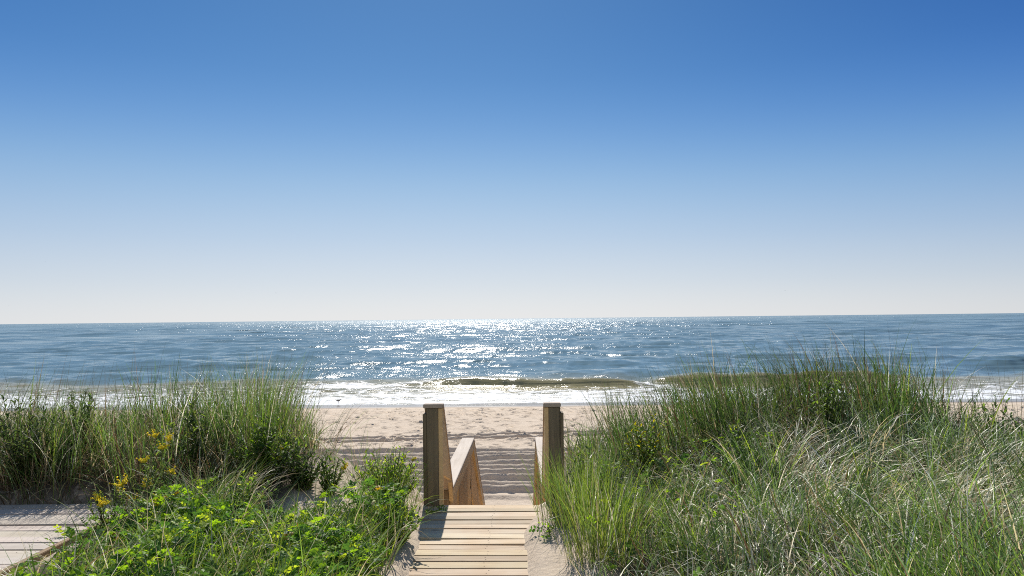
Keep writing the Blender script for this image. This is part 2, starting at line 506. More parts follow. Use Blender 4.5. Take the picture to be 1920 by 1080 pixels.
def mat_sea():
    t = NT('sea water')
    geo = t.new('NewGeometry'); pos = geo.outputs['Position']
    sep = t.new('SeparateXYZ'); t.link(pos, sep.inputs[0]); X, Y, Zp = sep.outputs
    # bed colour shows through the shallow water, deep blue further out
    lg = t.math('LOGARITHM', Y, 10.0)
    patch = t.noise(t.map(pos, (0.012, 0.06, 0)), 1, 4, 0.6)
    deep = t.mix(t.range(patch, 0.3, 0.7), (0.105, 0.172, 0.195), (0.150, 0.225, 0.243))
    col = t.mix(t.range(t.math('ADD', Y, t.range(patch, 0, 1, -3, 3)), 51, 57, 0, 1, True), (0.260, 0.225, 0.110), deep)
    # foam: streaks and sheets of it inside the surf
    fo1 = t.noise(t.map(pos, (0.22, 0.75, 0)), 1, 8, 0.68)
    fo2 = t.noise(t.map(pos, (1.0, 2.2, 0)), 1, 6, 0.65)
    v = t.new('TexVoronoi', feature='DISTANCE_TO_EDGE')
    wp = t.new('VectorMath', operation='ADD'); t.link(t.map(pos, (0.8, 1.5, 0)), wp.inputs[0])
    nc = t.new('TexNoise'); t.link(pos, nc.inputs['Vector']); nc.inputs['Scale'].default_value = 0.9; nc.inputs['Detail'].default_value = 4
    t.link(nc.outputs['Color'], wp.inputs[1])
    t.link(wp.outputs[0], v.inputs['Vector']); v.inputs['Scale'].default_value = 1.0
    lace = t.range(v.outputs['Distance'], 0.02, 0.16, 1, 0)
    zone = t.ramp(t.range(Y, 36, 80), [(0.0, 0.80), (0.05, 0.74), (0.14, 0.72), (0.19, 0.64), (0.26, 0.54), (0.36, 0.44), (0.45, 0.33), (0.70, 0.22), (1.0, 0.0)])
    # spilling lip where the wave has begun to break, and the curl between the two crests
    def blob(cx, cy, rx, ry, k):
        dx = t.math('DIVIDE', t.math('SUBTRACT', X, cx), rx); dy = t.math('DIVIDE', t.math('SUBTRACT', Y, cy), ry)
        return t.math('MULTIPLY', t.math('EXPONENT', t.math('MULTIPLY', t.math('ADD', t.math('MULTIPLY', dx, dx), t.math('MULTIPLY', dy, dy)), -1)), k)
    spill = t.math('ADD', blob(-13, 48.6, 6, 1.0, 0.24), t.math('ADD', blob(9.5, 49.8, 1.8, 1.3, 0.26), t.math('ADD', blob(-4, 46.0, 7, 1.2, 0.10), blob(3, 54.5, 16, 1.5, 0.14))))
    zone = t.math('ADD', zone, spill)
    m = t.math('ADD', t.math('MULTIPLY', fo1, 0.62), t.math('MULTIPLY', fo2, 0.38))
    m = t.math('ADD', m, t.math('MULTIPLY', lace, 0.14))
    foam = t.math('SUBTRACT', t.math('ADD', m, zone), 1.0)
    foam = t.range(foam, 0.12, 0.30, 0, 1, True)
    face = t.new('SeparateXYZ'); t.link(geo.outputs['Normal'], face.inputs[0])
    steep = t.math('MAXIMUM', t.range(face.outputs[1], -0.22, -0.42, 1, 0.0), t.math('MULTIPLY', spill, 4.5, None, True))
    foam = t.math('MULTIPLY', foam, steep)
    col = t.mix(foam, col, t.mix(t.range(fo2, 0.35, 0.6), (0.50, 0.53, 0.56), (0.78, 0.79, 0.80)))
    t.link(col, t.b.inputs['Base Color'])
    rr = t.new('Mix'); t.link(foam, rr.inputs[0]); t.link(t.range(Y, 60, 900, 0.10, 0.29), rr.inputs[2]); rr.inputs[3].default_value = 0.7
    t.link(rr.outputs[0], t.b.inputs['Roughness'])
    t.b.inputs['IOR'].default_value = 1.333
    # chop
    c1 = t.noise(t.map(pos, (1.0, 3.2, 1)), 1.0, 5, 0.65)
    c2 = t.noise(t.map(pos, (0.06, 0.28, 1)), 1.0, 4, 0.55)
    c3 = t.noise(t.map(pos, (3.4, 11.0, 1)), 1.0, 3, 0.6)
    h = t.math('ADD', t.math('MULTIPLY', c1, 0.155), t.math('MULTIPLY', c2, 1.1))
    h = t.math('ADD', h, t.math('MULTIPLY', c3, 0.075))
    c4 = t.noise(t.map(pos, (0.06, 1.3, 1)), 1.0, 3, 0.6)
    h = t.math('ADD', h, t.math('MULTIPLY', c4, t.range(Y, 150, 1000, 0.0, 0.85)))
    gust = t.noise(t.map(pos, (0.018, 0.075, 1)), 1.0, 3, 0.5)
    h = t.math('MULTIPLY', h, t.math('MULTIPLY', t.range(Y, 45, 330, 0.22, 0.80), t.range(gust, 0.35, 0.65, 0.35, 1.3)))
    h = t.math('ADD', h, t.math('MULTIPLY', foam, 0.06))
    t.link(t.bump(h, 1.0, 1.0), t.b.inputs['Normal'])
    return t.m

sx = axis([(-40000, -4000, 4000), (-4000, -400, 200), (-400, -100, 10), (-100, -45, 1.0), (-45, 50, 0.2), (50, 100, 1.0), (100, 400, 10), (400, 4000, 200), (4000, 40000, 4000)])
sy = np.concatenate([np.arange(34, 62, 0.13), 62 * 1.006 ** np.arange(0, 480), [1400, 2000, 3000, 4500, 7000, 9000]])
sy = np.unique(sy)
sea, *_ = grid('sea', sx, sy, zsea, mat_sea())
tag(sea, kind='structure')

# ------------------------------------------------------------------ boardwalk, stairs, railings, side deck
def planks(mb, x0, x1, y0, y1, ztop, pitch=0.146, thick=0.036, skew=0.0, lo=0.72, hi=1.12):
    y = y1                                             # laid from the far end towards the viewer
    while y > y0 + pitch * 0.6:
        w = pitch * random.uniform(0.86, 1.10)
        step = w + random.uniform(0.004, 0.015)
        g = random.uniform(lo, hi)
        tn = (g * random.uniform(0.97, 1.03), g, g * random.uniform(0.93, 1.05))
        M = (Matrix.Translation(((x0 + x1) / 2 + random.uniform(-.012, .012), y - w / 2, ztop - thick / 2 + random.uniform(-.005, .004))) @
             Matrix.Rotation(skew + random.gauss(0, 0.004), 4, 'Z') @ Matrix.Rotation(random.gauss(0, 0.012), 4, 'X') @ Matrix.Rotation(random.gauss(0, 0.003), 4, 'Y'))
        mb.box((x1 - x0, w, thick), M, bev=0.005, tint=tn)
        for sx_ in ((x0 + 0.12, (x0 + x1) / 2, x1 - 0.12) if x1 - x0 < 2 else np.arange(x0 + 0.2, x1, 0.6)):
            for dy_ in (-w * .24, w * .24):
                c = M @ Vector((sx_ - (x0 + x1) / 2 + random.gauss(0, .006), dy_ + random.gauss(0, .004), thick / 2 + 0.0006))
                mb.add([c + Vector((0.0048 * math.cos(q), 0.0048 * math.sin(q), 0)) for q in np.linspace(0, 6.283, 7)[:6]], [(0, 1, 2, 3, 4, 5)], (.16, .13, .12))
        y -= step

bw = thing('boardwalk', 'narrow sun-bleached plank boardwalk leading straight to the beach stairs, sand drifted over its edges', 'boardwalk')
mb = MB(); planks(mb, -0.92, 0.40, -2.55, 6.22, 0.0, pitch=0.116, skew=-0.018); mb.build('decking', M_deck, bw)
for x in (-0.80, -0.26, 0.28):
    mb = MB(); mb.span((x - 0.02, -2.5, -0.19), (x + 0.02, 6.10, -0.045), tint=(0.9, 0.9, 0.9)); mb.build('joist', M_beam, bw)

st = thing('beach_stairs', 'wooden stairs dropping from the boardwalk to a landing and on down to the beach', 'stairs', (0, 6.2, 0))
X0, X1 = -0.70, 0.19
def local(mb, name, mat, par):
    o = mb.build(name, mat, par)
    o.data.transform(Matrix.Translation(-par.location))
    return o
mb = MB()
for i in range(5):
    z = -0.188 * (i + 1); y = 6.28 + 0.158 * i
    mb.span((X0, y, z - 0.036), (X1, y + 0.175, z), tint=(random.uniform(.85, 1.05),) * 3)
local(mb, 'upper_treads', M_deck, st)
mb = MB(); planks(mb, X0, X1, 7.07, 10.2, -1.13); local(mb, 'landing', M_deck, st)
mb = MB()
for i in range(10):
    z = -1.13 - 0.163 * (i + 1); y = 10.2 + 0.285 * i
    mb.span((X0, y, z - 0.036), (X1, y + 0.30, z), tint=(random.uniform(.85, 1.05),) * 3)
local(mb, 'lower_treads', M_deck, st)
for x in (X0 - 0.02, X1 + 0.02):
    mb = MB()
    mb.slope(x - 0.019, x + 0.019, (6.26, -0.12), (7.05, -1.16), 0.20)
    mb.span((x - 0.019, 7.06, -1.36), (x + 0.019, 10.2, -1.17))
    mb.slope(x - 0.019, x + 0.019, (10.21, -1.16), (13.2, -2.88), 0.22)
    local(mb, 'stringer', M_beam, st)

def railing(side, label):
    # s=+1: the inner side lies at +x of the posts (left railing)
    t = thing('stair_railing', label, 'railing', (0, 6.2, -0.1), 'railings of the beach stairs')
    if side == 'left':
        po, pi, ri, co, ci, bo = -0.865, -0.757, -0.719, -0.892, -0.712, -0.900
    else:
        po, pi, ri, co, ci, bo = 0.347, 0.244, 0.206, 0.356, 0.199, 0.381
    lohi = lambda a, b: (min(a, b), max(a, b))
    def post(y, zt, zb, mat, depth=0.10, name='post', tint=(1, 1, 1), xa=po, xb=pi):
        a, b = lohi(xa, xb)
        m = MB(); m.span((a, y - depth / 2, zb), (b, y + depth / 2, zt), bev=0.006, tint=tint); local(m, name, mat, t)
    post(6.24, 0.888, -0.9, M_post, 0.107)
    a, b = lohi(bo, po)
    m = MB(); m.span((a + (0.001 if side == 'left' else 0.001), 6.19, -0.8), (b - 0.001, 6.33, 0.835), bev=0.004, tint=(0.85, .85, .85)); local(m, 'side_board', M_post, t)
    post(7.10, -0.072, -1.5, M_post2, tint=(0.8, .8, .8))
    post(8.25, -0.092, -1.6, M_post2, tint=(1.0, .95, .9))
    post(10.12, -0.122, -1.8, M_post2, tint=(1.1, 1.05, 1.0))
    post(11.6, -0.99, -2.6, M_post2)
    post(13.1, -1.93, -3.1, M_post2)
    # inner side boards on edge under the cap
    a, b = lohi(pi + (0.001 if side == 'left' else -0.001), ri)
    m = MB()
    prof = [(6.192, .884), (6.255, .884), (7.05, -.062), (7.05, -.19), (6.93, .06), (6.235, .27), (6.235, -.92), (6.192, -.92)]
    n_ = len(prof); vs = [(q, y, z) for q in (a, b) for y, z in prof]
    fs = [(i, (i + 1) % n_, n_ + (i + 1) % n_, n_ + i) for i in range(n_)] + [tuple(range(n_))[::-1], tuple(range(n_, 2 * n_))]
    m.add(vs, fs, (1.05, 1.0, .95))
    m.slope(a, b, (7.075, -0.073), (10.17, -0.123), 0.14)
    m.slope(a, b, (10.20, -0.120), (13.2, -2.015), 0.14)
    local(m, 'rail_board', M_rail, t)
    # flat cap boards on top
    a, b = lohi(co, ci)
    m = MB()
    m.span((a, 6.175, 0.889), (b, 6.262, 0.925), tint=(.85, .8, .75))
    m.slope(a, b, (6.264, 0.925), (7.035, -0.028), 0.034, tint=(1.0, .85, .7))
    m.slope(a, b, (7.040, -0.032), (10.19, -0.083), 0.036, tint=(1.05, 1.05, 1.05))
    m.slope(a, b, (10.20, -0.083), (13.25, -2.00), 0.034, tint=(1.0, .9, .8))
    local(m, 'handrail', M_cap, t)
    # boards closing the flank of the landing under the cap
    a, b = lohi(pi + (-0.001 if side == 'left' else 0.001), pi + (-0.024 if side == 'left' else 0.024))
    a, b = (b, a) if a > b else (a, b)
    for y0, y1, tn in ((7.16, 7.93, (.95, .90, .84)), (8.12, 8.78, (.82, .76, .70)), (8.785, 9.42, (.68, .64, .60)), (9.425, 10.06, (1.0, .94, .85))):
        m = MB(); m.span((a, y0, -1.16 + random.uniform(-.03, .03)), (b, y1, -0.13), bev=0.003, tint=tn); local(m, 'infill_board', M_rail, t)
    m = MB(); m.slope(a, b, (10.22, -0.30), (13.0, -2.05), 0.55, tint=(1.0, .9, .75)); local(m, 'infill_board', M_rail, t)
    return t
railing('left', 'left stair railing with the weathered post in shade beside the green bush')
railing('right', 'right stair railing with the weathered post standing against the tall dune grass')

sd_ = thing('side_deck', 'grey weathered plank deck at the left edge, partly shaded by dune grass', 'deck', (-4, 5, 0))
mb = MB(); planks(mb, -7.6, -3.56, -1.0, 6.34, 0.0, pitch=0.152, lo=0.88, hi=1.08); local(mb, 'decking', M_deck2, sd_)
mb = MB(); mb.slope(-3.555, -3.505, (-1.0, 0.030), (6.30, 0.022), 0.16, tint=(1.3, 1.15, 1.0)); local(mb, 'edge_board', M_beam, sd_)

# ------------------------------------------------------------------ plants: blades and leaves as numpy ribbons
def jit(c, n, s=0.15):
    c = np.asarray(c, float)
    g = rng.normal(1, s, (n, 1)) * rng.normal(1, s * 0.35, (n, 3))
    return np.clip(c * g, 0.003, 0.9)

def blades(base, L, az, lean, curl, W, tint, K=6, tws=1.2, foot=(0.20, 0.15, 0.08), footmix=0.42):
    """returns verts, quads, tints of n ribbon blades"""
    n = len(base)
    t = np.linspace(0, 1, K + 1)
    th = lean[:, None] + curl[:, None] * t[None] ** 1.6
    dl = (L / K)[:, None]
    hx = np.concatenate([np.zeros((n, 1)), np.cumsum(np.sin(0.5 * (th[:, 1:] + th[:, :-1])) * dl, 1)], 1)
    hz = np.concatenate([np.zeros((n, 1)), np.cumsum(np.cos(0.5 * (th[:, 1:] + th[:, :-1])) * dl, 1)], 1)
    ca, sa = np.cos(az)[:, None], np.sin(az)[:, None]
    sw = rng.normal(0, 0.05, (n, 1)) * L[:, None] * t[None] ** 2            # sideways waver
    cx = base[:, 0:1] + ca * hx - sa * sw
    cy = base[:, 1:2] + sa * hx + ca * sw
    cz = base[:, 2:3] + hz
    tw = rng.uniform(-tws, tws, (n, 1)) + 0.8 * tws * rng.uniform(-1, 1, (n, 1)) * t[None]
    wx = -sa * np.cos(tw) + ca * np.sin(tw) * np.cos(th)
    wy = ca * np.cos(tw) + sa * np.sin(tw) * np.cos(th)
    wz = -np.sin(tw) * np.sin(th)
    prof = np.minimum(1, 0.55 + 1.6 * t) * np.maximum(1 - t ** 2.2, 0.04)
    w = 0.5 * W[:, None] * prof[None]
    P = np.stack([cx, cy, cz], -1); D = np.stack([wx, wy, wz], -1) * w[..., None]
    V = np.stack([P - D, P + D], 2).reshape(n, -1, 3)                       # n,(K+1)*2,3
    q = np.array([[2 * i, 2 * i + 1, 2 * i + 3, 2 * i + 2] for i in range(K)])
    Q = (q[None] + (np.arange(n) * (2 * (K + 1)))[:, None, None]).reshape(-1, 4)
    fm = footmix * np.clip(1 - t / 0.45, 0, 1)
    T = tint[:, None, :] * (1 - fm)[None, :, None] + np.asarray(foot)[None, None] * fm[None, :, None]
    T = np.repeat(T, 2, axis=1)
    return V.reshape(-1, 3), Q, T.reshape(-1, 3)

ROWS = [(0.0, 0.10), (0.22, 0.78), (0.52, 1.0), (0.80, 0.68), (1.0, 0.06)]
def leaves(base, dirn, up, L, W, tint, fold=0.25, droop=0.2):
    n = len(base)
    d = dirn / np.linalg.norm(dirn, axis=1, keepdims=True)
    s = np.cross(d, up); s /= np.maximum(np.linalg.norm(s, axis=1, keepdims=True), 1e-6)
    nn = np.cross(s, d)
    V = []
    for t, w in ROWS:
        c = base + d * (L * t)[:, None] - nn * (L * droop * t * t)[:, None]
        o = s * (0.5 * W * w)[:, None]; f = nn * (0.5 * W * w * fold)[:, None]
        V += [c - o + f, c, c + o + f]
    V = np.stack(V, 1)                                                     # n,15,3
    q = []
    for r in range(4):
        for k in range(2):
            a = r * 3 + k
            q.append([a, a + 1, a + 4, a + 3])
    Q = (np.array(q)[None] + (np.arange(n) * 15)[:, None, None]).reshape(-1, 4)
    T = np.repeat(tint[:, None, :], 15, 1)
    return V.reshape(-1, 3), Q, T.reshape(-1, 3)

def join(parts):
    V, Q, T, k = [], [], [], 0
    for v, q, t in parts:
        V.append(v); Q.append(q + k); T.append(t); k += len(v)
    return np.concatenate(V), np.concatenate(Q), np.concatenate(T)

GREEN = (0.145, 0.235, 0.050); DEEP = (0.060, 0.118, 0.028); BLUEG = (0.150, 0.225, 0.090)
YELLG = (0.22, 0.30, 0.05); STRAW = (0.46, 0.39, 0.23); PALE = (0.64, 0.59, 0.45); BROWN = (0.16, 0.105, 0.055)
PAL = [GREEN, DEEP, BLUEG, YELLG, STRAW, PALE, BROWN]

def scatter(n, region, dens):
    """n points in region=(x0,x1,y0,y1) kept with probability dens(x,y)"""
    out = np.zeros((0, 2))
    while len(out) < n:
        p = np.stack([rng.uniform(region[0], region[1], 4 * n), rng.uniform(region[2], region[3], 4 * n)], 1)
        out = np.concatenate([out, p[rng.random(4 * n) < dens(p[:, 0], p[:, 1])]])
    return out[:n]

def clumped(n, m, region, dens, spread):
    c = scatter(m, region, dens)
    i = rng.integers(0, m, n)
    p = c[i] + rng.normal(0, spread, (n, 2))
    ok = dens(p[:, 0], p[:, 1]) > 0.05
    return p[ok], i[ok], c

def on_ground(p, sink=0.02):
    return np.stack([p[:, 0], p[:, 1], ground(p[:, 0], p[:, 1]) - sink], 1)

def grass_field(n, m, region, dens, Lr, mixw, spread=0.13, lean=(0.18, 0.14), curl=(0.5, 0.5), wind=(math.pi, 0.25), W=(0.0066, 0.0018), hfun=None, footmix=0.42, foot=(0.20, 0.15, 0.08), tws=1.2):
    p, ci, cc = clumped(n, m, region, dens, spread)
    k = len(p)
    b = on_ground(p)
    out = p - cc[ci]
    az = np.arctan2(out[:, 1], out[:, 0]) + rng.normal(0, 0.9, k)
    comb = 3.0 * n4(cc[:, 0] * 0.8 + 31, cc[:, 1] * 0.8) + rng.normal(0, .5, len(cc))
    use = rng.random(k) < wind[1]
    az = np.where(use, wind[0] + comb[ci] + rng.normal(0, 0.35, k), az)
    L = rng.uniform(Lr[0], Lr[1], k) * rng.normal(1, 0.12, len(cc))[ci]
    if hfun is not None: L = L * hfun(p[:, 0], p[:, 1])
    pick = rng.choice(len(PAL), k, p=np.array(mixw) / sum(mixw))
    cl = rng.normal(1, 0.20, (len(cc), 1))[ci] * (1 + 0.9 * n2(p[:, 0] * 1.1 + 11, p[:, 1] * 1.5))[:, None]
    T = np.clip(np.array(PAL)[pick] * cl * rng.normal(1, 0.16, (k, 1)), 0.004, 0.8)
    return blades(b, L, az, np.abs(rng.normal(lean[0], lean[1], k)), np.abs(rng.normal(curl[0], curl[1], k)), np.clip(rng.normal(W[0] * 1.15, W[1] * 1.5, k), .003, .015), T, footmix=footmix, foot=foot, tws=tws)

def stalks(n, region, dens, Lr, wind, tint=(0.10, 0.09, 0.045)):
    """thin seed stalks that stand above the grass, with a narrow seed head"""
    p = scatter(n, region, dens); b = on_ground(p)
    az = wind[0] + rng.normal(0, wind[1], n); L = rng.uniform(Lr[0], Lr[1], n)
    le, cu = np.abs(rng.normal(0.12, 0.1, n)), np.abs(rng.normal(0.25, 0.2, n))
    return blades(b, L, az, le, cu, np.full(n, 0.0050), jit(tint, n, 0.25), footmix=0.1)

# ---- regions
def d_left(x, y):          # the far mound on the left
    edge = -2.30 - 0.35 * np.clip(y - 7.4, 0, 2) + 0.25 * n1(x * 2, y * 2)
    front = 6.40 + 0.08 * n2(x * 1.7, y) + 0.35 * sstep(-3.2, -2.4, x)
    return sstep(edge + 0.15, edge - 0.25, x) * sstep(front - 0.08, front + 0.12, y) * sstep(9.6, 8.9, y)
def d_right(x, y):
    edge = 0.40 + 0.10 * n1(x * 0, y * 2.3) + 0.10 * sstep(6, 7.5, y) + 0.25 * sstep(7.5, 9, y)
    return sstep(edge - 0.10, edge + 0.22, x) * sstep(9.9, 9.0, y + 0.5 * n2(x, y))
def d_fore(x, y):          # leafy foreground between the two decks
    r = -0.90 + 0.12 * n1(x * 0 + 2, y * 3)
    l = -2.92 + 0.10 * n2(x * 0 + 5, y * 3) - 0.0 * y
    top = 5.85 - 0.75 * sstep(-2.8, -1.9, x) + 0.25 * sstep(-1.5, -1.1, x) + 0.2 * n3(x * 2, y)
    return sstep(r + .06, r - .12, x) * sstep(l - .05, l + .2, x) * sstep(top + .15, top - .15, y)

def h_right(x, y):
    return (0.54 + 0.32 * sstep(0.8, 2.0, x) + 0.05 * n1(x * 2.1, y * 2.1)) * (1 - 0.50 * sstep(4.0, 5.4, x))
def h_left(x, y):
    return 0.76 + 0.10 * n1(x * 1.7, y * 1.7) + 0.40 * np.exp(-((x + 3.2) / 0.65) ** 2) - 0.50 * sstep(-3.0, -2.35, x)

RR = (0.2, 12.5, 2.3, 10.0)
RL = (-11.5, -1.9, 6.3, 9.7)
# left mound
rng = np.random.default_rng(101)
parts = [grass_field(15000, 360, RL, d_left, (0.55, 1.02), (4, 4.5, 3, 1.0, 1.6, 1.6, 1.6), hfun=h_left, lean=(0.15, 0.12), curl=(0.38, 0.4), wind=(0.2, 0.25)),
         grass_field(1100, 70, RL, d_left, (0.75, 1.08), (2, 6, 1, .4, .6, .3, 1), lean=(0.2, 0.12), curl=(0.4, 0.25), wind=(0.1, 0.5), W=(0.0065, .0015)),
         stalks(700, RL, d_left, (0.9, 1.28), (0.1, 0.8))]
tag(mesh_np('beach_grass', *join(parts)[:2], M_grass, tint=join(parts)[2] if False else None), None) if False else None
V, Q, T = join(parts)
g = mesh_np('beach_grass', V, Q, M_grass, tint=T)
tag(g, 'tall green beach grass covering the mound behind the grey side deck on the left', 'grass', kind='stuff')
# thatch of dead blades lying in it
V, Q, T = join([grass_field(4500, 200, (-8.5, -2.4, 6.3, 7.0), d_left, (0.25, 0.6), (1, 2, 0, 0, 1, .4, 3.5), lean=(0.55, 0.4), curl=(0.8, 0.5), footmix=0.5, foot=BROWN),
                grass_field(5200, 320, RL, d_left, (0.2, 0.55), (0, 0, 0, 0, 1.2, .8, 3), lean=(0.9, 0.4), curl=(0.7, 0.5), footmix=0.2, spread=.2)])
g = mesh_np('dry_thatch', V, Q, M_grass, tint=T)
tag(g, 'brown dead grass matted at the foot of the left mound', 'dry grass', kind='stuff')

# right dune: green blades, bleached arching blades
rng = np.random.default_rng(102)
lower = lambda x, y: d_right(x, y) * (0.25 + 0.75 * sstep(8.0, 6.8, y))
V, Q, T = join([grass_field(22000, 420, RR, d_right, (0.45, 0.98), (6, 6, 4, 1.5, .8, 0.5, 0.6), hfun=h_right, lean=(0.22, 0.15), curl=(0.6, 0.4), wind=(2.6, 0.5), spread=.095),
                grass_field(19000, 420, RR, lower, (0.45, 0.90), (5, 4, 6, 1.2, 1.0, 0.8, 0.4), hfun=h_right, lean=(0.42, 0.22), curl=(1.45, 0.5), wind=(0.4, 0.7), spread=.12, tws=0.6),
                stalks(620, (0.9, 5.0, 6.2, 9.6), d_right, (0.85, 1.15), (2.9, 0.6)),
                grass_field(1900, 75, (1.1, 4.5, 6.6, 8.6), d_right, (0.78, 1.05), (1, 7, 1, .2, .3, .2, 1.2), lean=(0.24, 0.12), curl=(0.35, 0.25), wind=(3.0, 0.75), W=(0.0075, .0015))])
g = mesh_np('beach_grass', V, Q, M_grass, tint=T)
tag(g, 'thick green beach grass covering the dune right of the boardwalk', 'grass', kind='stuff')
V, Q, T = join([grass_field(12000, 330, (0.7, 7.5, 2.4, 6.4), d_right, (0.45, 0.85), (1.0, .4, 2.4, .4, 4, 5, 0.4), hfun=h_right, lean=(0.5, 0.25), curl=(1.6, 0.5), wind=(0.6, 0.65), spread=.17, W=(.0066, .0015), tws=0.5),
                grass_field(7500, 400, RR, d_right, (0.5, 0.95), (1.5, 0.5, 1.5, .8, 2.5, 3, 0.5), hfun=h_right, lean=(0.45, 0.25), curl=(1.35, 0.5), wind=(0.5, 0.5), spread=.18, tws=0.6),
                grass_field(7000, 500, RR, d_right, (0.2, 0.55), (0, .6, 0, 0, .8, .5, 3), lean=(0.9, 0.4), curl=(0.7, 0.5), footmix=0.4, spread=.25, foot=(.07, .05, .03))])
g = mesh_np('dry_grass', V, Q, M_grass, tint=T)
tag(g, 'bleached straw coloured blades arching over the green grass of the right dune', 'dry grass', kind='stuff')

# grass among the leafy foreground
rng = np.random.default_rng(103)
V, Q, T = join([grass_field(3600, 90, (-3.5, -0.8, 3.0, 6.3), d_fore, (0.3, 0.66), (5, 2, 3, 3, 2, 1.4, .5), lean=(0.25, 0.2), curl=(0.8, 0.5), wind=(0.3, .3))])
g = mesh_np('beach_grass', V, Q, M_grass, tint=T)
tag(g, 'scattered thin grass blades among the leafy plants left of the boardwalk', 'grass', kind='stuff')

# ---- trailing leafy ground cover (pinnate leaves)
def pinnate(cent, az, el, L, npair, lsize, tint):
    """compound leaves: cent (n,3) bases; returns leaf parts"""
    out = []
    n = len(cent)
    d = np.stack([np.cos(az) * np.cos(el), np.sin(az) * np.cos(el), np.sin(el)], 1)
    side = np.stack([-np.sin(az), np.cos(az), np.zeros(n)], 1)
    roll = rng.normal(0, 0.5, n)
    up0 = np.cross(d, side) * -1
    up0 = np.where(up0[:, 2:3] < 0, -up0, up0)
    s2 = side * np.cos(roll)[:, None] + up0 * np.sin(roll)[:, None]
    up = np.cross(d, s2); up = np.where(up[:, 2:3] < 0, -up, up)
    for k in range(npair):
        f = (k + 0.6) / npair
        p = cent + d * (L * f)[:, None] + np.array([0, 0, -1]) * (L * 0.25 * f * f)[:, None]
        for sg in (-1, 1):
            dv = s2 * sg + d * 0.55 + rng.normal(0, 0.18, (n, 3))
            u2 = up + rng.normal(0, 0.25, (n, 3))
            ls = lsize * rng.uniform(0.75, 1.15, n)
            out.append(leaves(p, dv, u2, ls, ls * 0.62, np.clip(tint * rng.normal(1, 0.12, (n, 1)), .004, .8), 0.25, 0.15))
    return out

LEAFA = (0.185, 0.320, 0.036); LEAFB = (0.062, 0.140, 0.028); LEAFC = (0.33, 0.42, 0.055); LEAFY = (0.38, 0.26, 0.03)
def ground_cover(n, region, dens, hmax, lsize, mixw=(4, 4, 2, .25)):
    p = scatter(n, region, dens)
    hump = np.clip(0.15 + 1.35 * (n3(p[:, 0] * 2.3 + 4, p[:, 1] * 2.3) + 0.5), 0.1, 1.15)
    keep = rng.random(n) < np.clip(hump * 1.5 - 0.15, 0.12, 1)
    p, hump = p[keep], hump[keep]; n = len(p)
    z = ground(p[:, 0], p[:, 1]) + rng.random(n) ** 0.6 * hmax * hump
    c = np.column_stack([p, z])
    pick = rng.choice(4, n, p=np.array(mixw) / sum(mixw))
    pal = np.array([LEAFA, LEAFB, LEAFC, LEAFY])
    tt = pal[pick] * (1 + 0.5 * n1(p[:, 0] * 2.4, p[:, 1] * 2.4))[:, None]
    return pinnate(c, rng.uniform(0, 6.28, n), rng.uniform(0.1, 1.0, n), rng.uniform(0.06, 0.13, n), 4, lsize * rng.uniform(.6, 1.1, n) * rng.uniform(.75, 1.2, n), tt)
rng = np.random.default_rng(104)
pc = ground_cover(5600, (-3.5, -0.8, 2.9, 6.3), d_fore, 0.36, 0.036, (5, 4.5, 1.6, .05))
# their stems
k = 2200
ps = scatter(k, (-3.5, -0.8, 2.9, 6.3), d_fore)
pc.append(blades(on_ground(ps), rng.uniform(.2, .42, k), rng.uniform(0, 6.28, k), np.abs(rng.normal(.3, .2, k)), np.abs(rng.normal(.6, .4, k)), np.full(k, .004), jit((0.10, 0.13, 0.04), k)))
V, Q, T = join(pc)
g = mesh_np('beach_pea', V, Q, M_leaf, tint=T)
tag(g, 'bright green leafy ground cover filling the foreground left of the boardwalk', 'ground cover', kind='stuff')
rng = np.random.default_rng(105)
d_mix = lambda x, y: d_right(x, y) * (n4(x * 0.9 + 9, y * 0.9) > 0.16) * sstep(3.0, 3.4, y) * sstep(7.2, 6.6, y)
V, Q, T = join(ground_cover(650, RR, d_mix, 0.36, 0.027, (4, 4, 1.2, 0)))
g = mesh_np('beach_pea', V, Q, M_leaf, tint=T)
tag(g, 'green leafy patches growing up through the grass of the right dune', 'ground cover', kind='stuff')

